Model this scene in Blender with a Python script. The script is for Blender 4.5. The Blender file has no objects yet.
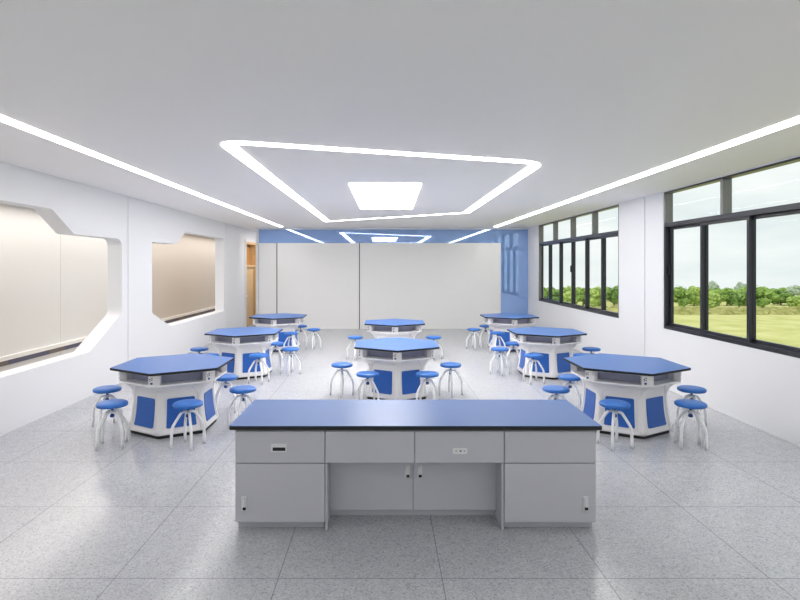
import bpy, bmesh, math, random
from mathutils import Vector, Matrix
from mathutils.geometry import tessellate_polygon

S = bpy.context.scene
COL = S.collection
PI = math.pi
random.seed(4)

# ------------------------------------------------------------------ camera
cd = bpy.data.cameras.new('camera')
cd.sensor_fit = 'HORIZONTAL'
cd.sensor_width = 36.0
cd.lens = 549.0 / 800.0 * 36.0
cd.shift_x = (400 - 383.5) / 800.0
cd.shift_y = -(300 - 266.45) / 800.0
cd.clip_start = 0.05
cd.clip_end = 600
cam = bpy.data.objects.new('camera', cd)
COL.objects.link(cam)
cam.location = (0, 0, 2.0)
cam.rotation_euler = (PI / 2, 0, 0)
S.camera = cam

# ------------------------------------------------------------------ view
S.view_settings.view_transform = 'Standard'
S.view_settings.look = 'None'
S.view_settings.exposure = 0.22
S.view_settings.gamma = 1.0
S.view_settings.use_curve_mapping = False

LAMP = 12.5          # ceiling luminaires
CORR = 3.1          # corridor lamp
SKY = 0.95

# ------------------------------------------------------------------ world: pale overcast sky
W = bpy.data.worlds.new('sky')
S.world = W
W.use_nodes = True
nt = W.node_tree
nt.nodes.clear()
tc = nt.nodes.new('ShaderNodeTexCoord')
mp = nt.nodes.new('ShaderNodeMapping')
mp.inputs['Scale'].default_value = (1.0, 1.0, 4.0)
nz = nt.nodes.new('ShaderNodeTexNoise')
nz.inputs['Scale'].default_value = 3.2
nz.inputs['Detail'].default_value = 6
nz.inputs['Roughness'].default_value = 0.55
rp = nt.nodes.new('ShaderNodeValToRGB')
rp.color_ramp.elements[0].position = 0.36
rp.color_ramp.elements[0].color = (0.72, 0.79, 0.80, 1)
rp.color_ramp.elements[1].position = 0.66
rp.color_ramp.elements[1].color = (0.92, 0.94, 0.93, 1)
bg = nt.nodes.new('ShaderNodeBackground')
bg.inputs['Strength'].default_value = SKY
ow = nt.nodes.new('ShaderNodeOutputWorld')
L = nt.links.new
L(tc.outputs['Generated'], mp.inputs['Vector'])
L(mp.outputs['Vector'], nz.inputs['Vector'])
L(nz.outputs['Fac'], rp.inputs['Fac'])
L(rp.outputs['Color'], bg.inputs['Color'])
L(bg.outputs['Background'], ow.inputs['Surface'])

# soft hazy sun on the far side of the building (lights field and trees, not the room)
sd = bpy.data.lights.new('sun', 'SUN')
sd.energy = 2.2
sd.angle = math.radians(6)
sd.color = (1.0, 0.96, 0.88)
sun = bpy.data.objects.new('sun', sd)
COL.objects.link(sun)
sun.rotation_euler = (math.radians(42), 0, math.radians(-60 + 90))
sun.rotation_euler = Vector((0.62, 0.35, -0.8)).to_track_quat('-Z', 'Y').to_euler()


# ------------------------------------------------------------------ helpers
def lin(c):
    r = []
    for v in c:
        v = v / 255.0
        r.append(v / 12.92 if v <= 0.04045 else ((v + 0.055) / 1.055) ** 2.4)
    return (r[0], r[1], r[2], 1.0)


def mat(name, rgb, rough=0.5, metal=0.0, spec=0.5, coat=0.0):
    m = bpy.data.materials.new(name)
    m.use_nodes = True
    b = m.node_tree.nodes['Principled BSDF']
    b.inputs['Base Color'].default_value = lin(rgb)
    b.inputs['Roughness'].default_value = rough
    b.inputs['Metallic'].default_value = metal
    b.inputs['Specular IOR Level'].default_value = spec
    b.inputs['Coat Weight'].default_value = coat
    return m


def noisy(m, rgb1, rgb2, scale, detail=3, bump=0.0, stretch=None, pos=(0.3, 0.7)):
    t = m.node_tree
    b = t.nodes['Principled BSDF']
    c = t.nodes.new('ShaderNodeTexCoord')
    n = t.nodes.new('ShaderNodeTexNoise')
    n.inputs['Scale'].default_value = scale
    n.inputs['Detail'].default_value = detail
    src = c.outputs['Object']
    if stretch:
        mpn = t.nodes.new('ShaderNodeMapping')
        mpn.inputs['Scale'].default_value = stretch
        t.links.new(src, mpn.inputs['Vector'])
        src = mpn.outputs['Vector']
    t.links.new(src, n.inputs['Vector'])
    r = t.nodes.new('ShaderNodeValToRGB')
    r.color_ramp.elements[0].position = pos[0]
    r.color_ramp.elements[0].color = lin(rgb1)
    r.color_ramp.elements[1].position = pos[1]
    r.color_ramp.elements[1].color = lin(rgb2)
    t.links.new(n.outputs['Fac'], r.inputs['Fac'])
    t.links.new(r.outputs['Color'], b.inputs['Base Color'])
    if bump:
        bn = t.nodes.new('ShaderNodeBump')
        bn.inputs['Strength'].default_value = bump
        bn.inputs['Distance'].default_value = 0.02
        t.links.new(n.outputs['Fac'], bn.inputs['Height'])
        t.links.new(bn.outputs['Normal'], b.inputs['Normal'])
    return m


def emit(name, rgb, strength):
    m = bpy.data.materials.new(name)
    m.use_nodes = True
    t = m.node_tree
    t.nodes.clear()
    e = t.nodes.new('ShaderNodeEmission')
    e.inputs['Color'].default_value = lin(rgb)
    e.inputs['Strength'].default_value = strength
    o = t.nodes.new('ShaderNodeOutputMaterial')
    t.links.new(e.outputs[0], o.inputs['Surface'])
    return m


def bx(bm, x0, x1, y0, y1, z0, z1, mi=0):
    v = [bm.verts.new(p) for p in ((x0, y0, z0), (x1, y0, z0), (x1, y1, z0), (x0, y1, z0),
                                   (x0, y0, z1), (x1, y0, z1), (x1, y1, z1), (x0, y1, z1))]
    for f in ((3, 2, 1, 0), (4, 5, 6, 7), (0, 1, 5, 4), (1, 2, 6, 5), (2, 3, 7, 6), (3, 0, 4, 7)):
        bm.faces.new([v[i] for i in f]).material_index = mi
    return v


def tube(bm, pts, rad, n=10, mi=0):
    pts = [Vector(p) for p in pts]
    if not hasattr(rad, '__len__'):
        rad = [rad] * len(pts)
    rings = []
    up = Vector((0.13, 0.97, 0.21)).normalized()
    for i, p in enumerate(pts):
        t = (pts[min(i + 1, len(pts) - 1)] - pts[max(i - 1, 0)]).normalized()
        a = t.cross(up)
        if a.length < 1e-3:
            a = t.cross(Vector((1, 0, 0)))
        a.normalize()
        b = t.cross(a)
        rings.append([bm.verts.new(p + (a * math.cos(2 * PI * k / n) + b * math.sin(2 * PI * k / n)) * rad[i])
                      for k in range(n)])
    for i in range(len(rings) - 1):
        for k in range(n):
            f = bm.faces.new((rings[i][k], rings[i][(k + 1) % n], rings[i + 1][(k + 1) % n], rings[i + 1][k]))
            f.material_index = mi
            f.smooth = True
    bm.faces.new(rings[0][::-1]).material_index = mi
    bm.faces.new(rings[-1]).material_index = mi


def lathe(bm, prof, n=28, mi=0, smooth=True):
    """prof: list of (r, z) bottom to top; closed with caps"""
    rings = []
    for r, z in prof:
        rings.append([bm.verts.new((r * math.cos(2 * PI * k / n), r * math.sin(2 * PI * k / n), z)) for k in range(n)])
    for i in range(len(rings) - 1):
        for k in range(n):
            f = bm.faces.new((rings[i][k], rings[i][(k + 1) % n], rings[i + 1][(k + 1) % n], rings[i + 1][k]))
            f.material_index = mi
            f.smooth = smooth
    bm.faces.new(rings[0][::-1]).material_index = mi
    bm.faces.new(rings[-1]).material_index = mi


def prism(bm, pts, z0, z1, mi=0):
    a = [bm.verts.new((x, y, z0)) for x, y in pts]
    b = [bm.verts.new((x, y, z1)) for x, y in pts]
    n = len(pts)
    bm.faces.new(a[::-1]).material_index = mi
    bm.faces.new(b).material_index = mi
    for i in range(n):
        bm.faces.new((a[i], a[(i + 1) % n], b[(i + 1) % n], b[i])).material_index = mi


def obj(name, bm, m, parent=None, loc=None, bevel=0.0, recalc=True, smooth_angle=None):
    if recalc:
        bmesh.ops.recalc_face_normals(bm, faces=bm.faces[:])
    me = bpy.data.meshes.new(name)
    bm.to_mesh(me)
    bm.free()
    ms = m if isinstance(m, (list, tuple)) else [m]
    for k in ms:
        me.materials.append(k)
    o = bpy.data.objects.new(name, me)
    COL.objects.link(o)
    if parent:
        o.parent = parent
    if loc:
        o.location = loc
    if bevel:
        b = o.modifiers.new('bevel', 'BEVEL')
        b.width = bevel
        b.segments = 2
        b.limit_method = 'ANGLE'
        b.angle_limit = math.radians(35)
    return o


def tag(o, label, cat, group=None, kind=None):
    o['label'] = label
    o['category'] = cat
    if group:
        o['group'] = group
    if kind:
        o['kind'] = kind
    return o


def thing(name, loc, label, cat, group=None):
    o = bpy.data.objects.new(name, None)
    o.empty_display_size = 0.1
    COL.objects.link(o)
    o.location = loc
    return tag(o, label, cat, group)


def struct(name, bm, m, label=None, **k):
    o = obj(name, bm, m, **k)
    o['kind'] = 'structure'
    if label:
        o['label'] = label
        o['category'] = name.split('_')[0]
    return o


KIDS = {}


def kids_of(o):
    return [c for c in bpy.data.objects if c.parent == o]


def copy_tree(o, parent=None, tree=None):
    if tree is None:
        tree = {}
        for c in bpy.data.objects:
            if c.parent:
                tree.setdefault(c.parent.name, []).append(c)
    c = o.copy()
    COL.objects.link(c)
    c.parent = parent
    for ch in tree.get(o.name, []):
        copy_tree(ch, c, tree)
    return c


# ------------------------------------------------------------------ materials
M_wall = mat('wall_paint', (226, 226, 228), 0.6)
M_ceil = mat('ceiling_paint', (249, 246, 244), 0.7)
M_frame2 = mat('window_metal_grey', (122, 122, 119), 0.35, 0.2, 0.5)  # lighter grey than the sashes, for mullions and jamb faces
M_white = mat('white_plastic', (226, 226, 228), 0.35)
M_beige = mat('corridor_paint', (217, 216, 214), 0.6)
M_tan = mat('tan_wall_wash', (203, 196, 188), 0.6)  # warm wall-wash light of the far corridor, put into the wall colour
M_corrfloor = mat('corridor_floor', (205, 200, 192), 0.35)
M_board = mat('white_board_panel', (236, 235, 233), 0.42)
M_blue_wall = mat('blue_glass_wall', (136, 172, 228), 0.03, 0.26, 0.5, 0.0)
M_blue_wall.node_tree.nodes['Principled BSDF'].inputs['IOR'].default_value = 2.3
M_black = mat('black_edge', (9, 10, 12), 0.55)
M_seam = mat('dark_seam', (70, 70, 72), 0.6)
M_frame = mat('window_metal', (44, 45, 52), 0.32, 0.3, 0.5)
M_top = mat('blue_worktop', (70, 110, 174), 0.38, 0, 0.3)
M_panel = mat('blue_panel', (30, 92, 178), 0.4)
M_seat = mat('blue_seat', (36, 104, 186), 0.38)
M_stem = mat('blue_stem', (26, 58, 130), 0.35)
M_body = mat('white_abs_body', (236, 234, 234), 0.35)
M_leg = mat('white_leg', (242, 242, 243), 0.3)
M_shelf = mat('shelf_white', (206, 206, 214), 0.35)
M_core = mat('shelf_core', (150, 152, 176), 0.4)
M_cab = mat('cabinet_grey', (188, 187, 194), 0.45)
M_cabdoor = mat('cabinet_front', (192, 191, 198), 0.42)
M_gap = mat('cabinet_gap', (120, 120, 126), 0.6)
M_metal = mat('brushed_metal', (222, 222, 224), 0.3, 0.25)
M_wood = mat('oak_wood', (214, 176, 120), 0.45)
noisy(M_wood, (205, 164, 106), (228, 192, 138), 9, 4, stretch=(6, 6, 0.6))
M_wood2 = mat('dark_oak', (190, 140, 80), 0.4)
M_rail = mat('rail_white', (250, 249, 246), 0.3)
M_dark = mat('skirting_dark', (84, 84, 108), 0.5)
M_dark2 = mat('skirting_brown', (112, 102, 96), 0.5)
M_lamp = emit('lamp_diffuser', (255, 253, 252), LAMP)

# glass: clear pane with faint reflection
M_glass = bpy.data.materials.new('clear_glass')
M_glass.use_nodes = True
t = M_glass.node_tree
t.nodes.clear()
tr = t.nodes.new('ShaderNodeBsdfTransparent')
tr.inputs['Color'].default_value = (0.97, 0.985, 0.98, 1)
gl = t.nodes.new('ShaderNodeBsdfGlossy')
gl.inputs['Roughness'].default_value = 0.02
lyr = t.nodes.new('ShaderNodeLayerWeight')
pw = t.nodes.new('ShaderNodeMath'); pw.operation = 'POWER'; pw.inputs[1].default_value = 4.0
t.links.new(lyr.outputs['Facing'], pw.inputs[0])
lw = t.nodes.new('ShaderNodeMath'); lw.operation = 'MULTIPLY_ADD'; lw.inputs[1].default_value = 0.04; lw.inputs[2].default_value = 0.002
t.links.new(pw.outputs[0], lw.inputs[0])
mx = t.nodes.new('ShaderNodeMixShader')
oo = t.nodes.new('ShaderNodeOutputMaterial')
t.links.new(lw.outputs[0], mx.inputs[0])
t.links.new(tr.outputs[0], mx.inputs[1])
t.links.new(gl.outputs[0], mx.inputs[2])
t.links.new(mx.outputs[0], oo.inputs['Surface'])

# floor: speckled terrazzo tiles with fine joints
M_floor = mat('terrazzo_tiles', (200, 200, 203), 0.2, 0, 0.5)
t = M_floor.node_tree
b = t.nodes['Principled BSDF']
c = t.nodes.new('ShaderNodeTexCoord')
mpn = t.nodes.new('ShaderNodeMapping')
mpn.inputs['Location'].default_value = (-2.475 + 5.25, -4.57 + 5.25, 0)
br = t.nodes.new('ShaderNodeTexBrick')
br.offset = 0.0
br.offset_frequency = 1
br.squash = 1.0
br.inputs['Scale'].default_value = 1.0
br.inputs['Brick Width'].default_value = 1.05
br.inputs['Row Height'].default_value = 1.05
br.inputs['Mortar Size'].default_value = 0.0035
br.inputs['Mortar Smooth'].default_value = 0.0
br.inputs['Color1'].default_value = (1, 1, 1, 1)
br.inputs['Color2'].default_value = (1, 1, 1, 1)
br.inputs['Mortar'].default_value = (0.55, 0.55, 0.57, 1)
vo = t.nodes.new('ShaderNodeTexVoronoi')
vo.inputs['Scale'].default_value = 105
rv = t.nodes.new('ShaderNodeValToRGB')
rv.color_ramp.interpolation = 'CONSTANT'
e = rv.color_ramp.elements
e[0].position = 0.0
e[0].color = lin((158, 159, 164))
e[1].position = 0.12
e[1].color = lin((176, 177, 181))
for p_, c_ in ((0.4, (182, 183, 187)), (0.72, (189, 190, 194)), (0.93, (198, 198, 201))):
    q = e.new(p_)
    q.color = lin(c_)
sp = t.nodes.new('ShaderNodeSeparateColor')
n2 = t.nodes.new('ShaderNodeTexNoise')
n2.inputs['Scale'].default_value = 9
n2.inputs['Detail'].default_value = 8
r2 = t.nodes.new('ShaderNodeValToRGB')
r2.color_ramp.elements[0].position = 0.3
r2.color_ramp.elements[0].color = (0.92, 0.92, 0.93, 1)
r2.color_ramp.elements[1].position = 0.7
r2.color_ramp.elements[1].color = (1, 1, 1, 1)
m1 = t.nodes.new('ShaderNodeMix'); m1.data_type = 'RGBA'; m1.blend_type = 'MULTIPLY'; m1.inputs[0].default_value = 1
m2 = t.nodes.new('ShaderNodeMix'); m2.data_type = 'RGBA'; m2.blend_type = 'MULTIPLY'; m2.inputs[0].default_value = 1
t.links.new(c.outputs['Object'], mpn.inputs['Vector'])
t.links.new(mpn.outputs['Vector'], br.inputs['Vector'])
t.links.new(c.outputs['Object'], vo.inputs['Vector'])
t.links.new(c.outputs['Object'], n2.inputs['Vector'])
t.links.new(vo.outputs['Color'], sp.inputs['Color'])
t.links.new(sp.outputs[0], rv.inputs['Fac'])
t.links.new(n2.outputs['Fac'], r2.inputs['Fac'])
t.links.new(rv.outputs['Color'], m1.inputs[6])
t.links.new(r2.outputs['Color'], m1.inputs[7])
t.links.new(m1.outputs[2], m2.inputs[6])
t.links.new(br.outputs['Color'], m2.inputs[7])
t.links.new(m2.outputs[2], b.inputs['Base Color'])

M_field = mat('field_grass', (190, 190, 120), 0.95, 0, 0.1)
noisy(M_field, (178, 180, 112), (200, 198, 140), 0.25, 8, pos=(0.35, 0.65))
M_tall = mat('dry_grass', (150, 145, 95), 0.95, 0, 0.1)
noisy(M_tall, (126, 130, 74), (170, 166, 108), 0.9, 8, pos=(0.35, 0.65))
M_leaf = []
for i, (a, b_) in enumerate((((86, 116, 58), (150, 176, 96)), ((70, 98, 54), (128, 156, 86)), ((132, 150, 128), (172, 184, 164)),  # greyed third pair has the distance haze put into its colours
                             ((112, 138, 72), (176, 196, 112)))):
    mm = mat('leaves', b_, 0.9, 0, 0.1)
    noisy(mm, a, b_, 1.3, 5, pos=(0.35, 0.65))
    M_leaf.append(mm)
M_bark = mat('bark', (92, 74, 56), 0.9)

# ------------------------------------------------------------------ room shell
XL, XR, HC = -4.52, 4.63, 3.24
XL2, XR2 = -4.77, 4.785
Y0, Y1 = -2.4, 20.0
YB = 17.6

bm = bmesh.new(); bx(bm, XL2, XR2, Y0, Y1, -0.15, 0.0)
struct('floor', bm, M_floor)
bm = bmesh.new(); bx(bm, XL2, XR2, Y0, Y1, HC, HC + 0.15)
struct('ceiling', bm, M_ceil)


def round_corner(p, a, b, r, n=5):
    """fillet at p between directions to a and b"""
    p, a, b = Vector(p), Vector(a), Vector(b)
    da, db = (a - p).normalized(), (b - p).normalized()
    p0, p1 = p + da * r, p + db * r
    out = []
    for i in range(n + 1):
        s = i / n
        q = p0 * (1 - s) ** 2 + p * 2 * s * (1 - s) + p1 * s * s
        out.append((q.x, q.y))
    return out


def fillet(poly, radii):
    out = []
    n = len(poly)
    for i, p in enumerate(poly):
        r = radii[i]
        if r <= 0:
            out.append(p)
        else:
            out += round_corner(p, poly[i - 1], poly[(i + 1) % n], r)
    return out


def wall_slab(bm, outer, holes, xa, xb, mi_rim=0):
    """outline in (y, z); slab between x = xa (room side) and xb"""
    loops = [outer] + holes
    flat = [p for lp in loops for p in lp]
    tris = tessellate_polygon([[Vector((p[0], p[1], 0)) for p in lp] for lp in loops])
    A = [bm.verts.new((xa, p[0], p[1])) for p in flat]
    B = [bm.verts.new((xb, p[0], p[1])) for p in flat]
    for tr_ in tris:
        bm.faces.new([A[i] for i in tr_])
        bm.faces.new([B[i] for i in reversed(tr_)])
    k = 0
    for lp in loops:
        n = len(lp)
        for i in range(n):
            i0, i1 = k + i, k + (i + 1) % n
            f = bm.faces.new((A[i0], A[i1], B[i1], B[i0]))
            f.material_index = mi_rim
        k += n


op1 = fillet([(8.45, 0.685), (9.49, 1.19), (9.49, 2.473), (8.02, 2.473), (7.48, 2.787), (5.1, 2.787),
              (4.4, 2.473), (4.4, 1.19), (5.2, 0.685)],
             [0.03, 0.10, 0.17, 0.04, 0.05, 0.05, 0.05, 0.1, 0.03])
op2 = fillet([(11.66, 0.735), (15.56, 0.735), (15.56, 2.787), (12.54, 2.787), (11.98, 2.48), (10.72, 2.48), (10.72, 1.09)],
             [0.03, 0.03, 0.14, 0.04, 0.05, 0.02, 0.06])
DY0, DY1, DZ = 17.98, 19.45, 2.83
outer = [(Y0, 0), (DY0, 0), (DY0, DZ), (DY1, DZ), (DY1, 0), (Y1, 0), (Y1, HC), (Y0, HC)]
bm = bmesh.new(); wall_slab(bm, outer, [op1, op2], XL, XL2)
struct('wall_left', bm, M_wall)

ZS, ZT = 0.975, 3.225
WIN = [(2.9, 9.08), (10.8, 16.4)]
outer = [(Y0, 0), (Y1, 0), (Y1, HC), (Y0, HC)]
bm = bmesh.new()
wall_slab(bm, outer, [[(a, ZS), (b_, ZS), (b_, ZT), (a, ZT)] for a, b_ in WIN], XR, XR2)
struct('wall_right', bm, M_wall)

bm = bmesh.new(); bx(bm, XL2, XR2, Y1, Y1 + 0.2, 0, HC)
struct('wall_rear', bm, M_wall)

# glossy blue partition at the back with white edging
bm = bmesh.new(); bx(bm, -4.0, XR, YB, YB + 0.12, 0, 3.19)
struct('wall_back', bm, M_blue_wall)
bm = bmesh.new()
bx(bm, -4.08, -4.0, YB - 0.03, YB + 0.12, 0, HC)
bx(bm, -4.0, XR, YB - 0.015, YB + 0.12, 3.19, HC)
struct('trim_1', bm, M_white)

# shallow vertical wall strips
bm = bmesh.new(); bx(bm, XL, XL + 0.012, 9.70, 10.05, 0, HC)
struct('trim_2', bm, M_wall, bevel=0.004)
bm = bmesh.new(); bx(bm, XL, XL + 0.012, 15.72, 17.2, 0, HC)
struct('trim_3', bm, M_wall, bevel=0.004)
bm = bmesh.new(); bx(bm, XR - 0.015, XR, 9.72, 10.55, 0, HC)
struct('trim_4', bm, M_wall, bevel=0.004)

# ------------------------------------------------------------------ corridor beyond the openings
XC = -7.0
YC = 30.0
bm = bmesh.new(); bx(bm, XC, XL2, Y0, YC, -0.15, 0.0)
struct('floor_corridor', bm, M_corrfloor)
bm = bmesh.new(); bx(bm, XC, XL2, Y0, YC, 3.15, 3.3)
struct('ceiling_corridor', bm, M_beige)
bm = bmesh.new()
ys = [Y0, 0.8, 4.5, 8.2, 11.9, 15.4, YC]
for i in range(6):
    bx(bm, XC - 0.2, XC, ys[i] + 0.006, ys[i + 1] - 0.006, 0, 3.15, 1 if i >= 5 else 0)
bx(bm, XC - 0.25, XC - 0.012, Y0, YC, 0, 3.15)
struct('wall_corridor', bm, [M_beige, M_tan])
bm = bmesh.new()
bx(bm, XC, XL2, Y0 - 0.2, Y0, 0, 3.15)
bx(bm, XC, XL2, YC, YC + 0.2, 0, 3.15)
struct('wall_corridor_ends', bm, M_beige)
bm = bmesh.new(); bx(bm, XC, XC + 0.05, Y0, YC, 0.266, 0.335)
bx(bm, XC, XC + 0.08, Y0, YC, 0.335, 0.35)
struct('trim_5', bm, M_rail)
bm = bmesh.new()
y = Y0
k = 0
while y < YC:
    ln = (1.25, 0.55)[k % 2]
    bx(bm, XC, XC + 0.03, y, min(y + ln, YC), 0.173, 0.266, k % 2)
    y += ln
    k += 1
struct('baseboard_corridor', bm, [M_dark, M_dark2])
bm = bmesh.new(); bx(bm, XL2, XL2 + 0.1, Y1, YC, 0, 3.15)
struct('wall_corridor_inner', bm, M_wall)
ld = bpy.data.lights.new('corridor_lamp', 'AREA')
ld.shape = 'RECTANGLE'; ld.size = 1.0; ld.size_y = YC - Y0 - 0.4; ld.energy = CORR * PI * ld.size_y; ld.color = (1.0, 0.95, 0.90)
lo = bpy.data.objects.new('corridor_lamp', ld); COL.objects.link(lo)
lo.location = (XC + 0.75, (Y0 + YC) / 2, 3.13)

# ------------------------------------------------------------------ door on the left wall
d = bpy.data.objects.new('door_1', None); COL.objects.link(d); d['kind'] = 'structure'
d.location = (XL2, (DY0 + DY1) / 2, 0)
ox, oy = -d.location.x, -d.location.y


def dpart(name, boxes, m, parent, bev=0.0):
    bm = bmesh.new()
    for q in boxes:
        bx(bm, q[0] + ox, q[1] + ox, q[2] + oy, q[3] + oy, q[4], q[5])
    return obj(name, bm, m, parent, bevel=bev)


dpart('door_casing', [(XL, XL + 0.03, DY0 - 0.12, DY0 + 0.0, 0, DZ + 0.06), (XL, XL + 0.03, DY1, DY1 + 0.1, 0, DZ + 0.06)], M_white, d)
dpart('door_frame', [(XL2, XL + 0.01, DY0, DY0 + 0.09, 0, DZ), (XL2, XL + 0.01, DY1 - 0.09, DY1, 0, DZ),
                     (XL2, XL + 0.01, DY0 + 0.09, DY1 - 0.09, DZ - 0.08, DZ), (XL2 + 0.05, XL, DY0 + 0.09, DY1 - 0.09, 1.98, 2.05)], M_wood, d)
lf = dpart('door_leaf', [(XL2 + 0.08, XL - 0.06, DY0 + 0.09, DY1 - 0.09, 0.01, 1.98)], M_wood, d)
dpart('handle', [(XL - 0.06, XL - 0.01, DY0 + 0.2, DY0 + 0.34, 1.0, 1.03)], M_metal, lf)
dpart('transom_panel', [(XL2 + 0.03, XL2 + 0.06, DY0 + 0.09, DY1 - 0.09, 2.05, DZ - 0.08)], M_wood2, d)
dpart('transom_mullion', [(XL2 + 0.06, XL2 + 0.12, DY0 + 0.45, DY0 + 0.52, 2.05, DZ - 0.08)], M_wood, d)


ld = bpy.data.lights.new('passage_fill', 'AREA')  # unseen area light, added to brighten the oak door and the passage
ld.shape = 'RECTANGLE'; ld.size = 0.5; ld.size_y = 1.6; ld.energy = 45; ld.color = (1.0, 0.95, 0.88)
lo = bpy.data.objects.new('passage_fill', ld); COL.objects.link(lo)
lo.location = (-3.3, 18.8, HC - 0.01)

# ------------------------------------------------------------------ windows
def window(name, ya, yb, n, handles):
    w = bpy.data.objects.new(name, None); COL.objects.link(w); w['kind'] = 'structure'
    w.location = (XR, ya, ZS)

    def part(nm, boxes, m, par):
        bm = bmesh.new()
        for x0, x1, a, b2, c0, c1 in boxes:
            bx(bm, x0 - XR, x1 - XR, a - ya, b2 - ya, c0 - ZS, c1 - ZS)
        return obj(nm, bm, m, par, bevel=0.003)
    xa, xb = XR + 0.008, XR + 0.135
    part('window_frame', [(xa, xb, ya, yb, ZS, ZS + 0.055), (xa, xb, ya, yb, ZT - 0.025, ZT),
                          (xa, xb, ya + 0.045, yb - 0.045, 2.645, 2.715)], M_frame, w)
    zj = 2.715 if name == 'window_1' else ZS + 0.055
    for a in (ya, yb - 0.045):
        j = part('jamb', [(xa, xb, a, a + 0.045, ZS + 0.055, ZT - 0.025)], M_frame, w)
        part('jamb_face', [(xa - 0.004, xb - 0.004, a - 0.001 if a > ya else a, a + 0.046 if a == ya else a + 0.045, zj, ZT - 0.025)], M_frame2, j)['label'] = 'lighter grey jamb face'
    m_ = n * 2 // 3
    dy = (yb - ya) / m_
    for i in range(1, m_):
        yc = yb - i * dy
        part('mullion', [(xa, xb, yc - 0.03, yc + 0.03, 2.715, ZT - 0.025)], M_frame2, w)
    for i in range(m_):
        y1 = yb - i * dy
        part('pane', [(xa + 0.06, xa + 0.066, max(y1 - dy, ya), y1, 2.715, ZT - 0.025)], M_glass, w)
    dy = (yb - ya) / n
    for i in range(n):
        y1 = yb - i * dy
        y0 = y1 - dy
        x0 = xa + (0.02 if i % 2 else 0.07)
        x1 = x0 + 0.042
        e0 = 0.03 if i < n - 1 else -0.045
        e1 = 0.03 if i > 0 else -0.045
        a, b2 = y0 - e0, y1 + e1
        s = part('sash', [(x0, x1, a, a + 0.055, ZS + 0.055, 2.645), (x0, x1, b2 - 0.055, b2, ZS + 0.055, 2.645),
                          (x0, x1, a + 0.055, b2 - 0.055, ZS + 0.055, ZS + 0.10), (x0, x1, a + 0.055, b2 - 0.055, 2.60, 2.645)], M_frame, w)
        part('pane', [(x0 + 0.018, x0 + 0.024, a + 0.055, b2 - 0.055, ZS + 0.10, 2.60)], M_glass, s)
        if i in handles:
            part('handle', [(x0 - 0.03, x0, b2 - 0.045, b2 - 0.012, 1.86, 2.02)], M_black, s)


window('window_1', WIN[0][0], WIN[0][1], 6, (0,))
window('window_2', WIN[1][0], WIN[1][1], 6, (3,))

# ------------------------------------------------------------------ ceiling lights
for (xa, xb), lab in (((-3.25, -3.13), 'long straight white light strip in the ceiling along the left wall'),
                      ((3.43, 3.57), 'long straight white light strip in the ceiling along the window wall')):
    bm = bmesh.new(); bx(bm, xa, xb, -1.6, 17.1, HC - 0.008, HC + 0.0)
    o = obj('ceiling_light', bm, M_lamp)
    tag(o, lab, 'ceiling light', 'straight ceiling light strips')

outer = fillet([(-1.665, 5.34), (1.935, 6.50), (1.98, 12.66), (-1.62, 15.16)], [0.36, 0.36, 0.05, 0.05])
inner = fillet([(-1.51, 5.535), (1.79, 6.60), (1.82, 12.64), (-1.465, 15.00)], [0.07, 0.12, 0.05, 0.05])
bm = bmesh.new()
V = []
for z in (HC - 0.008, HC):
    V.append(([bm.verts.new((x, y, z)) for x, y in outer], [bm.verts.new((x, y, z)) for x, y in inner]))
n = len(outer)
for i in range(n):
    j = (i + 1) % n
    bm.faces.new((V[0][0][i], V[0][0][j], V[0][1][j], V[0][1][i]))
    bm.faces.new((V[1][0][i], V[1][1][i], V[1][1][j], V[1][0][j]))
    bm.faces.new((V[0][0][i], V[1][0][i], V[1][0][j], V[0][0][j]))
    bm.faces.new((V[0][1][i], V[0][1][j], V[1][1][j], V[1][1][i]))
tag(obj('ceiling_light', bm, M_lamp), 'large four-sided white light ring with rounded near corners in the ceiling', 'ceiling light')
bm = bmesh.new()
prism(bm, fillet([(-0.52, 8.14), (0.565, 8.14), (0.62, 11.82), (-0.49, 11.82)], [0.08, 0.08, 0.03, 0.03]), HC - 0.008, HC)
tag(obj('ceiling_light', bm, M_lamp), 'solid rectangular white light panel in the middle of the ring light', 'ceiling light')

# ------------------------------------------------------------------ white panels in front of the blue wall
ZB = 2.75
for xa, xb, lab in ((-3.985, -3.425, 'narrow white wall board at the left end of the blue back wall, beside the door'),
                    (-3.395, -0.785, 'white wall board between the two dark seams on the back wall'),
                    (-0.755, 3.75, 'widest white wall board on the back wall, ending at the bare blue glass')):
    bm = bmesh.new(); bx(bm, xa, xb, YB - 0.045, YB, 0.0, ZB)
    tag(obj('wall_board', bm, M_board, bevel=0.003), lab, 'board', 'white boards on the back wall')
bm = bmesh.new()
bx(bm, -3.425, -3.395, YB - 0.03, YB, 0, ZB)
bx(bm, -0.785, -0.755, YB - 0.03, YB, 0, ZB)
struct('trim_6', bm, M_seam)

# ------------------------------------------------------------------ hexagonal lab table
RT = 0.747


def hexv(R, k):
    a = -PI / 2 + k * PI / 3
    return Vector((R * math.cos(a), R * math.sin(a)))


def hexpts(R, r=0.0):
    p = [tuple(hexv(R, k)) for k in range(6)]
    return fillet(p, [r] * 6) if r else p


PROF = [(0.035, 0.532), (0.05, 0.546), (0.08, 0.551), (0.11, 0.543), (0.14, 0.533), (0.18, 0.524), (0.25, 0.512), (0.32, 0.504), (0.38, 0.499), (0.43, 0.498),
        (0.46, 0.501), (0.49, 0.509), (0.52, 0.523), (0.55, 0.548), (0.575, 0.58), (0.595, 0.615), (0.61, 0.65)]


def cutpts(d, h=0.064):
    # hexagon whose corners are cut flat at distance d, half width h
    out = []
    for k in range(6):
        dvec = hexv(1.0, k)
        nv = Vector((-dvec.y, dvec.x))
        out += [tuple(dvec * d - nv * h), tuple(dvec * d + nv * h)]
    return out


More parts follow.
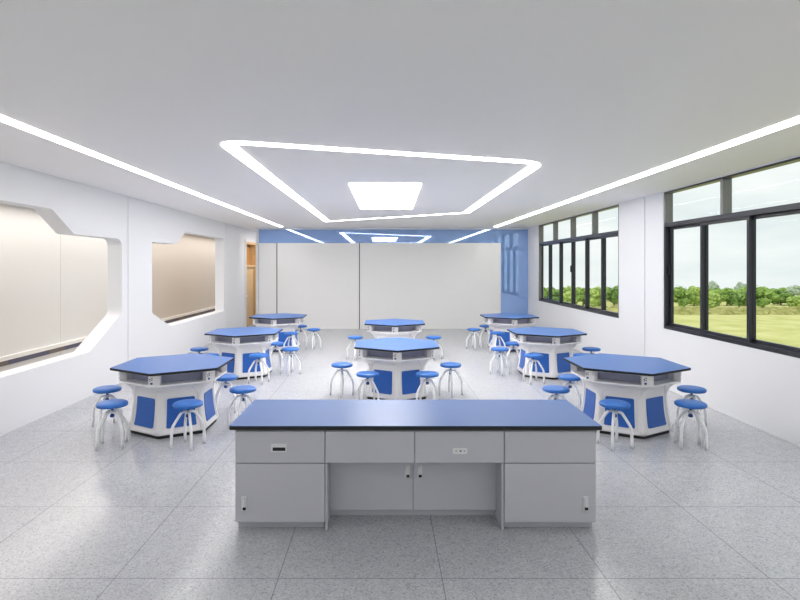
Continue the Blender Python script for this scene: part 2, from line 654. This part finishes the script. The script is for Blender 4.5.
def prof_R(z):
    if z <= PROF[0][0]:
        return PROF[0][1]
    for (z0, r0), (z1, r1) in zip(PROF, PROF[1:]):
        if z <= z1:
            s = (z - z0) / (z1 - z0)
            return r0 + (r1 - r0) * s
    return PROF[-1][1]


def fpoint(k, u, z, off=0.0):
    R = prof_R(z)
    a, b_ = hexv(R, k), hexv(R, k + 1)
    p = a.lerp(b_, u)
    ang = -PI / 2 + (k + 0.5) * PI / 3
    p += Vector((math.cos(ang), math.sin(ang))) * off
    return (p.x, p.y, z)


def wz(z):
    if z < 0.07:
        return 0.405
    if z < 0.44:
        return 0.405
    s = (z - 0.44) / 0.15
    return 0.405 - 0.30 * min(s, 1) ** 1.8


def make_table(loc, label):
    T = thing('lab_table', loc, label, 'table', 'hexagonal laboratory tables')
    T.scale = (0.983, 0.983, 1.026)
    bm = bmesh.new(); prism(bm, hexpts(RT, 0.012), 0.752, 0.777)
    top = obj('tabletop', bm, M_black, T, bevel=0.002)
    bm = bmesh.new(); prism(bm, hexpts(RT - 0.004, 0.012), 0.777, 0.780)
    obj('top_surface', bm, M_top, top)['label'] = 'blue laminate surface'
    # shelf box: floor plate, top plate
    bm = bmesh.new(); prism(bm, cutpts(0.640), 0.61, 0.63)
    obj('shelf', bm, M_body, T, bevel=0.004)
    bm = bmesh.new(); prism(bm, cutpts(0.638), 0.738, 0.752)
    obj('top_frame', bm, M_shelf, T)
    # central core behind the open slots
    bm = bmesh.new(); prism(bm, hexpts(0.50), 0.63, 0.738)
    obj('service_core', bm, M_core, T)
    for k in range(6):
        # radial divider between neighbouring slots
        bm = bmesh.new()
        dvec = hexv(1.0, k); nv = Vector((-dvec.y, dvec.x))
        q = [dvec * 0.50 + nv * 0.008, dvec * 0.50 - nv * 0.008, dvec * 0.57 - nv * 0.008, dvec * 0.57 + nv * 0.008]
        prism(bm, [tuple(v) for v in q], 0.63, 0.738)
        obj('slot_divider', bm, M_shelf, T)
    for k in range(6):
        dvec = hexv(1.0, k); nv = Vector((-dvec.y, dvec.x))
        a = PI / 6
        # corner post: flat face outwards
        h = 0.066
        q = [dvec * 0.635 - nv * h, dvec * 0.635 + nv * h, dvec * 0.565 + nv * (h + 0.035), dvec * 0.565 - nv * (h + 0.035)]
        q = [dvec * 0.64 - nv * h, dvec * 0.64 + nv * h, dvec * 0.56 + nv * h * 0.8, dvec * 0.56 - nv * h * 0.8]
        bm = bmesh.new(); prism(bm, [tuple(v) for v in q], 0.63, 0.738)
        post = obj('corner_post', bm, M_body, T, bevel=0.003)
        bm = bmesh.new()

        def face_box(u0, u1, z0, z1, mi):
            pts = []
            for (u, r) in ((u0, 0.638), (u1, 0.638), (u1, 0.643), (u0, 0.643)):
                pts.append(tuple(dvec * r + nv * u))
            prism(bm, pts, z0, z1, mi)
        face_box(-0.052, -0.039, 0.695, 0.706, 0)
        face_box(-0.052, -0.040, 0.677, 0.687, 0)
        face_box(-0.030, -0.018, 0.704, 0.716, 0)
        face_box(-0.030, -0.018, 0.682, 0.692, 0)
        face_box(-0.044, -0.016, 0.640, 0.662, 1)
        obj('power_socket', bm, [M_black, M_stem], post)['label'] = 'dark socket holes with a blue outlet'
    # moulded body
    bm = bmesh.new()
    rings = []
    for z, R in PROF:
        w = wz(z)
        ring = []
        rec = -0.013 if z > 0.05 else 0.0
        if z > 0.6:
            rec = -0.004
        for k in range(6):
            cv = hexv(R * 0.975, k)
            ring.append(bm.verts.new((cv.x, cv.y, z)))
            for u, off in ((0.045, 0), (0.5 - w, 0), (0.5 - w + 0.014, rec), (0.5, rec), (0.5 + w - 0.014, rec), (0.5 + w, 0), (0.955, 0)):
                ring.append(bm.verts.new(fpoint(k, u, z, off)))
        rings.append(ring)
    m = len(rings[0])
    for i in range(len(rings) - 1):
        for j in range(m):
            bm.faces.new((rings[i][j], rings[i][(j + 1) % m], rings[i + 1][(j + 1) % m], rings[i + 1][j]))
    bm.faces.new(rings[0][::-1]); bm.faces.new(rings[-1])
    obj('body', bm, M_body, T)
    bm = bmesh.new(); prism(bm, hexpts(0.522, 0.03), 0.0, 0.036)
    obj('kick_base', bm, M_black, T)['label'] = 'black plinth'
    for k in range(6):
        bm = bmesh.new()
        zs = [0.11, 0.12, 0.15, 0.20, 0.25, 0.30, 0.35, 0.39, 0.428, 0.438]
        nz_ = len(zs)
        rows = []
        for i, z in enumerate(zs):
            ins = 0.03 if i in (0, nz_ - 1) else 0.0
            us = (0.18 + ins, 0.5, 0.82 - ins)
            rows.append(([bm.verts.new(fpoint(k, u, z, -0.005)) for u in us], [bm.verts.new(fpoint(k, u, z, -0.02)) for u in us]))
        for i in range(nz_ - 1):
            for s in (0, 1):
                for j in range(2):
                    bm.faces.new((rows[i][s][j], rows[i][s][j + 1], rows[i + 1][s][j + 1], rows[i + 1][s][j]))
            for j in (0, 2):
                bm.faces.new((rows[i][0][j], rows[i][1][j], rows[i + 1][1][j], rows[i + 1][0][j]))
        for i in (0, nz_ - 1):
            for j in range(2):
                bm.faces.new((rows[i][0][j], rows[i][0][j + 1], rows[i][1][j + 1], rows[i][1][j]))
        obj('door_panel', bm, M_panel, T)['label'] = 'blue panel'
    return T


# ------------------------------------------------------------------ round stool
def make_stool(loc, label):
    T = thing('lab_stool', loc, label, 'stool', 'round blue laboratory stools')
    bm = bmesh.new()
    lathe(bm, [(0.10, 0.439), (0.140, 0.440), (0.157, 0.445), (0.1635, 0.456), (0.1640, 0.468), (0.158, 0.480), (0.142, 0.488), (0.11, 0.493), (0.05, 0.495)], 32)
    obj('seat', bm, M_seat, T)
    bm = bmesh.new()
    lathe(bm, [(0.045, 0.431), (0.05, 0.434), (0.05, 0.440)], 20)
    lathe(bm, [(0.014, 0.345), (0.014, 0.433)], 14)
    lathe(bm, [(0.014, 0.318), (0.024, 0.323), (0.024, 0.345), (0.016, 0.352)], 14)
    obj('screw_stem', bm, M_stem, T)['label'] = 'dark blue screw stem'
    bm = bmesh.new()
    lathe(bm, [(0.021, 0.362), (0.023, 0.366), (0.023, 0.394), (0.021, 0.398)], 18)
    obj('hub', bm, M_leg, T)
    for k in range(4):
        a = k * PI / 2
        ca, sa = math.cos(a), math.sin(a)
        path = [(0.018, 0.382), (0.050, 0.382), (0.068, 0.376), (0.082, 0.362), (0.115, 0.310), (0.150, 0.254), (0.166, 0.222),
                (0.173, 0.185), (0.176, 0.09), (0.178, 0.0)]
        bm = bmesh.new()
        tube(bm, [(r * ca, r * sa, z) for r, z in path], [0.0155] * 6 + [0.0165] * 4, 10)
        # foot cut flat on the floor
        for v in bm.verts:
            if v.co.z < 0.03:
                v.co.z = 0.0 if v.co.z < 0.02 else v.co.z
        obj('leg', bm, M_leg, T)
    return T


TABLES = [((-2.650, 6.98), 'front table of the left row'), ((-2.620, 10.375), 'middle table of the left row'),
          ((-2.594, 13.60), 'rear table of the left row'),
          ((0.203, 8.70), 'front table of the centre row'), ((0.242, 12.08), 'rear table of the centre row'),
          ((3.056, 6.98), 'front table of the window row'), ((3.063, 10.37), 'middle table of the window row'),
          ((3.106, 13.63), 'rear table of the window row')]
TL = ['white hexagonal lab table with blue top and blue panels, nearest on the left',
      'hexagonal lab table with blue top, second back along the left wall',
      'hexagonal blue-topped lab table farthest back on the left, near the oak door',
      'hexagonal blue-topped lab table standing straight behind the demonstration desk',
      'small-looking hexagonal lab table farthest back in the centre, before the white wall boards',
      'white hexagonal lab table with blue top and blue panels, nearest on the window side',
      'hexagonal lab table with blue top, second back along the window wall',
      'hexagonal blue-topped lab table farthest back on the window side, before the blue glass']
WHERE = {0: 'at the right-hand side of', 60: 'tucked behind the far right of', 120: 'tucked behind the far left of',
         180: 'at the left-hand side of', 240: 'standing before the near left of', 300: 'standing before the near right of'}
HIDE = {(2, 180), (2, 240), (4, 240), (4, 300), (7, 0), (7, 300), (0, 120), (1, 120), (2, 120), (3, 60), (3, 120), (4, 60), (4, 120), (5, 60), (6, 60), (7, 60)}
tab0 = make_table((TABLES[0][0][0] * 0.983, TABLES[0][0][1] * 0.983, 0), TL[0])
st0 = None
for i, ((x, y), desc) in enumerate(TABLES):
    if i:
        c = copy_tree(tab0)
        c.location = (x * 0.983, y * 0.983, 0)
        c['label'] = TL[i]
    x, y = x * 0.983, y * 0.983
    for a in (0, 60, 120, 180, 240, 300):
        if (i, a) in HIDE:
            continue
        sx, sy = x + 0.847 * math.cos(math.radians(a)), y + 0.847 * math.sin(math.radians(a))
        lab = 'round blue stool %s the %s' % (WHERE[a], desc)
        if st0 is None:
            st0 = make_stool((sx, sy, 0), lab)
            s = st0
        else:
            s = copy_tree(st0)
            s.location = (sx, sy, 0)
            s['label'] = lab
        s.rotation_euler = (0, 0, math.radians(a))

# ------------------------------------------------------------------ demonstration desk
YF, YK = 4.155, 4.93       # cabinet fronts, cabinet backs


def cabinet(x0, x1, label):
    T = thing('base_cabinet', ((x0 + x1) / 2, (YF + YK) / 2, 0), label, 'cabinet', 'grey cabinets of the demonstration desk')
    return T


def cpart(T, name, boxes, m, parent=None, bev=0.0015):
    L0 = T.location
    bm = bmesh.new()
    for q in boxes:
        bx(bm, q[0] - L0.x, q[1] - L0.x, q[2] - L0.y, q[3] - L0.y, q[4], q[5], q[6] if len(q) > 6 else 0)
    return obj(name, bm, m, parent or T, bevel=bev)


def lever(T, par, x, z, yf, sgn=1):
    """small silver lock plate with a round turning lever"""
    h = cpart(T, 'handle', [(x - 0.020, x + 0.020, yf - 0.006, yf, z - 0.055, z + 0.055), (x - 0.014, x + 0.006, yf - 0.020, yf - 0.006, z - 0.02, z + 0.045)], M_metal, par)
    h['label'] = 'silver door lever'
    cpart(T, 'keyhole', [(x - 0.009, x + 0.016, yf - 0.014, yf - 0.006, z - 0.046, z - 0.026)], M_black, h)
    return h


T = cabinet(-1.125, -0.443, 'grey end cabinet at the left of the demonstration desk, with a recessed drawer pull')
cpart(T, 'body', [(-1.125, -0.4435, YF + 0.02, YK, 0.06, 0.768), (-1.115, -0.455, YF + 0.06, YK - 0.03, 0, 0.06)], M_cab)
dr = cpart(T, 'drawer', [(-1.122, -0.447, YF, YF + 0.02, 0.514, 0.752)], M_cabdoor)
h = cpart(T, 'handle', [(-0.850, -0.730, YF - 0.006, YF, 0.596, 0.660)], M_metal, dr)
h['label'] = 'silver recessed pull with a dark slot'
cpart(T, 'finger_slot', [(-0.838, -0.742, YF - 0.008, YF - 0.005, 0.606, 0.632)], M_black, h)
do = cpart(T, 'door', [(-1.122, -0.447, YF, YF + 0.02, 0.064, 0.507)], M_cabdoor)
lever(T, do, -1.055, 0.205, YF)

T = cabinet(0.913, 1.61, 'grey end cabinet at the right of the demonstration desk, with a plain drawer front')
cpart(T, 'body', [(0.9135, 1.61, YF + 0.02, YK, 0.06, 0.768), (0.925, 1.60, YF + 0.06, YK - 0.03, 0, 0.06)], M_cab)
cpart(T, 'drawer', [(0.917, 1.607, YF, YF + 0.02, 0.514, 0.752)], M_cabdoor)
do = cpart(T, 'door', [(0.917, 1.607, YF, YF + 0.02, 0.064, 0.507)], M_cabdoor)
lever(T, do, 1.53, 0.205, YF)

T = cabinet(-0.443, 0.913, 'grey middle cabinet of the demonstration desk with two set-back doors under two drawers')
YR = 4.365
cpart(T, 'body', [(-0.4425, 0.9125, YF + 0.02, YK, 0.505, 0.768), (-0.425, 0.895, YR + 0.02, YK, 0.06, 0.505), (-0.425, 0.895, YR + 0.05, YK - 0.03, 0, 0.06)], M_cab)
cpart(T, 'side_panel', [(-0.4425, -0.425, YF + 0.01, YK, 0.0, 0.505)], M_cab)
cpart(T, 'side_panel', [(0.895, 0.9125, YF + 0.01, YK, 0.0, 0.505)], M_cab)
cpart(T, 'drawer', [(-0.439, 0.232, YF, YF + 0.02, 0.514, 0.752)], M_cabdoor)
dr = cpart(T, 'drawer', [(0.238, 0.909, YF, YF + 0.02, 0.514, 0.752)], M_cabdoor)
s = cpart(T, 'power_socket', [(0.522, 0.634, YF - 0.006, YF, 0.581, 0.627)], M_white, dr)
s['label'] = 'pale wall-type socket plate'
cpart(T, 'socket_hole', [(0.545, 0.553, YF - 0.008, YF - 0.005, 0.60, 0.61), (0.575, 0.590, YF - 0.008, YF - 0.005, 0.598, 0.612), (0.606, 0.614, YF - 0.008, YF - 0.005, 0.60, 0.61)], M_gap, s)
d1 = cpart(T, 'door', [(-0.424, 0.233, YR, YR + 0.02, 0.064, 0.5049)], M_cabdoor)
d2 = cpart(T, 'door', [(0.237, 0.894, YR, YR + 0.02, 0.064, 0.5049)], M_cabdoor)
lever(T, d1, 0.190, 0.372, YR)
lever(T, d2, 0.288, 0.372, YR)

T = thing('worktop', (0.241, 4.54, 0.768), 'long rectangular blue worktop with black edge lying on the demonstration desk', 'worktop')
bm = bmesh.new(); bx(bm, -1.402, 1.404, -0.41, 0.41, 0.0, 0.029)
sl = obj('slab', bm, M_black, T, bevel=0.002)
sl['label'] = 'black worktop edge'
bm = bmesh.new(); bx(bm, -1.400, 1.402, -0.408, 0.408, 0.029, 0.032)
obj('top_surface', bm, M_top, sl)['label'] = 'blue laminate surface'

# ------------------------------------------------------------------ outside: field, tall grass, trees
ZG = -7.0
bm = bmesh.new(); bx(bm, 6.0, 260, -40, 150, ZG - 0.5, ZG)
struct('ground', bm, M_field)
bm = bmesh.new()
rnd = random.Random(9)
NX, NY = 150, 10
gv = []
for j in range(NY + 1):
    row = []
    for i in range(NX + 1):
        x = 18 + i * 1.0
        y = 102 + j * 1.2
        z = ZG + (0.25 + rnd.random() * 0.75 if 0 < j < NY else -0.02)
        row.append(bm.verts.new((x + rnd.uniform(-.3, .3), y + rnd.uniform(-.5, .5), z)))
    gv.append(row)
for j in range(NY):
    for i in range(NX):
        bm.faces.new((gv[j][i], gv[j][i + 1], gv[j + 1][i + 1], gv[j + 1][i]))
bm.normal_update()
o = obj('tall_grass', bm, M_tall, recalc=False)
tag(o, 'band of dry brownish tall grass along the far edge of the field', 'grass', kind='stuff')


def crown_bm(seed, w, h, base):
    r = random.Random(seed)
    bm = bmesh.new()
    blobs = []
    for i in range(14):
        a = r.uniform(0, 2 * PI)
        zz = r.uniform(0.0, 1.0)
        rad = w * 0.5 * math.sqrt(max(0.05, 1 - (zz * 1.6 - 0.75) ** 2)) * r.uniform(0.3, 0.75)
        blobs.append((rad * math.cos(a), rad * math.sin(a), base + h * (0.18 + 0.62 * zz), w * r.uniform(0.17, 0.28)))
    for bxx, byy, bz, br_ in blobs:
        m = Matrix.Translation((bxx, byy, bz)) @ Matrix.Diagonal((1, 1, 0.85, 1))
        res = bmesh.ops.create_icosphere(bm, subdivisions=3, radius=br_, matrix=m)
        cc = Vector((bxx, byy, bz))
        for v in res['verts']:
            v.co = cc + (v.co - cc) * r.uniform(0.78, 1.22)
    for i in range(700):
        q = r.choice(blobs)
        dvec = Vector((r.gauss(0, 1), r.gauss(0, 1), r.gauss(0, 1))).normalized()
        c0 = Vector(q[:3]) + dvec * q[3] * r.uniform(0.95, 1.3)
        a = Vector((r.gauss(0, 1), r.gauss(0, 1), r.gauss(0, 1))).normalized() * 0.11
        b_ = dvec.cross(a).normalized() * 0.1
        bm.faces.new([bm.verts.new(c0 + s) for s in (a, b_, -a, -b_)])
    return bm


def make_tree(seed, w, h, m):
    T = thing('tree', (0, 0, 0), 'tree', 'tree', 'trees beyond the field')
    bm = bmesh.new()
    tube(bm, [(0, 0, 0), (0.05, 0, h * 0.25), (0, 0.08, h * 0.6)], [0.16, 0.12, 0.07], 8)
    for a in (0.5, 2.4, 4.6):
        tube(bm, [(0.03, 0, h * 0.2), (w * 0.22 * math.cos(a), w * 0.22 * math.sin(a), h * 0.55)], [0.07, 0.03], 6)
    obj('trunk', bm, M_bark, T)
    obj('crown', crown_bm(seed, w, h, 0.0), m, T, recalc=False)
    return T


protos = [make_tree(11, 4.6, 4.6, M_leaf[0]), make_tree(23, 4.6, 4.6, M_leaf[1]), make_tree(37, 4.6, 4.6, M_leaf[2]), make_tree(41, 4.6, 4.6, M_leaf[3])]
# (pixel column of the tree centre in the view, distance, kind, width, height, label)
TR = [
    (549, 118, 1, 0.82, 0.62, 'low dark green tree at the left edge of the far window'),
    (557, 125, 1, 0.78, 0.72, 'dark green bushy tree in the second pane of the far window'),
    (569, 119, 3, 0.82, 0.95, 'tall light green tree in the third pane of the far window'),
    (583, 126, 0, 0.86, 0.78, 'mid green rounded tree in the fourth pane of the far window'),
    (596, 119, 3, 0.82, 0.92, 'pale green tree in the fifth pane of the far window'),
    (614, 127, 1, 0.94, 0.95, 'large deep green tree in the last pane of the far window, beside the wall'),
    (682, 119, 0, 0.90, 0.90, 'bright green rounded tree, leftmost in the near window'),
    (694, 126, 3, 0.86, 0.92, 'light green tree just left of the first upright of the near window'),
    (712, 119, 3, 0.90, 0.72, 'low pale green tree just right of the first upright of the near window'),
    (710, 150, 2, 0.90, 1.05, 'hazy grey-green tree rising behind right of the first upright of the near window'),
    (727, 126, 0, 0.86, 0.80, 'mid green tree in the middle of the second pane of the near window'),
    (739, 119, 1, 0.78, 0.82, 'dark green tree just left of the second upright of the near window'),
    (740, 152, 2, 0.80, 0.98, 'hazy grey-green tree rising behind the second upright of the near window'),
    (763, 120, 0, 1.07, 0.88, 'broad bright green tree just right of the second upright of the near window'),
    (781, 127, 1, 1.02, 0.78, 'broad dark green tree in the third pane of the near window'),
    (797, 136, 2, 0.98, 0.92, 'tall hazy tree at the right edge of the near window'),
    (795, 119, 3, 0.74, 0.55, 'low light green bush at the right edge of the near window'),
]
usedp = set()
for px, D, kd, sw, sh, lab in TR:
    if kd not in usedp:
        o = protos[kd]
        usedp.add(kd)
    else:
        o = copy_tree(protos[kd])
    o.location = ((px - 383.5) / 549.0 * D, D, ZG)
    o.scale = (sw, sw, sh * (1.10 if px > 650 else 1.12))
    o.rotation_euler = (0, 0, px * 1.7)
    o['label'] = lab
# continuous thicket behind the trees
bm = bmesh.new()
rnd = random.Random(5)
for i in range(120):
    x = 20 + i * 1.15
    res = bmesh.ops.create_icosphere(bm, subdivisions=2, radius=rnd.uniform(1.3, 1.8), matrix=Matrix.Translation((x, 142 + rnd.uniform(-1, 1), ZG + rnd.uniform(1.2, 2.2))))
    cc = Vector((x, 142, ZG + 1))
    for v in res['verts']:
        v.co += Vector((rnd.uniform(-.2, .2), rnd.uniform(-.2, .2), rnd.uniform(-.25, .25)))
o = obj('thicket', bm, M_leaf[0], recalc=False)
tag(o, 'continuous low green thicket behind the row of trees', 'shrubs', kind='stuff')
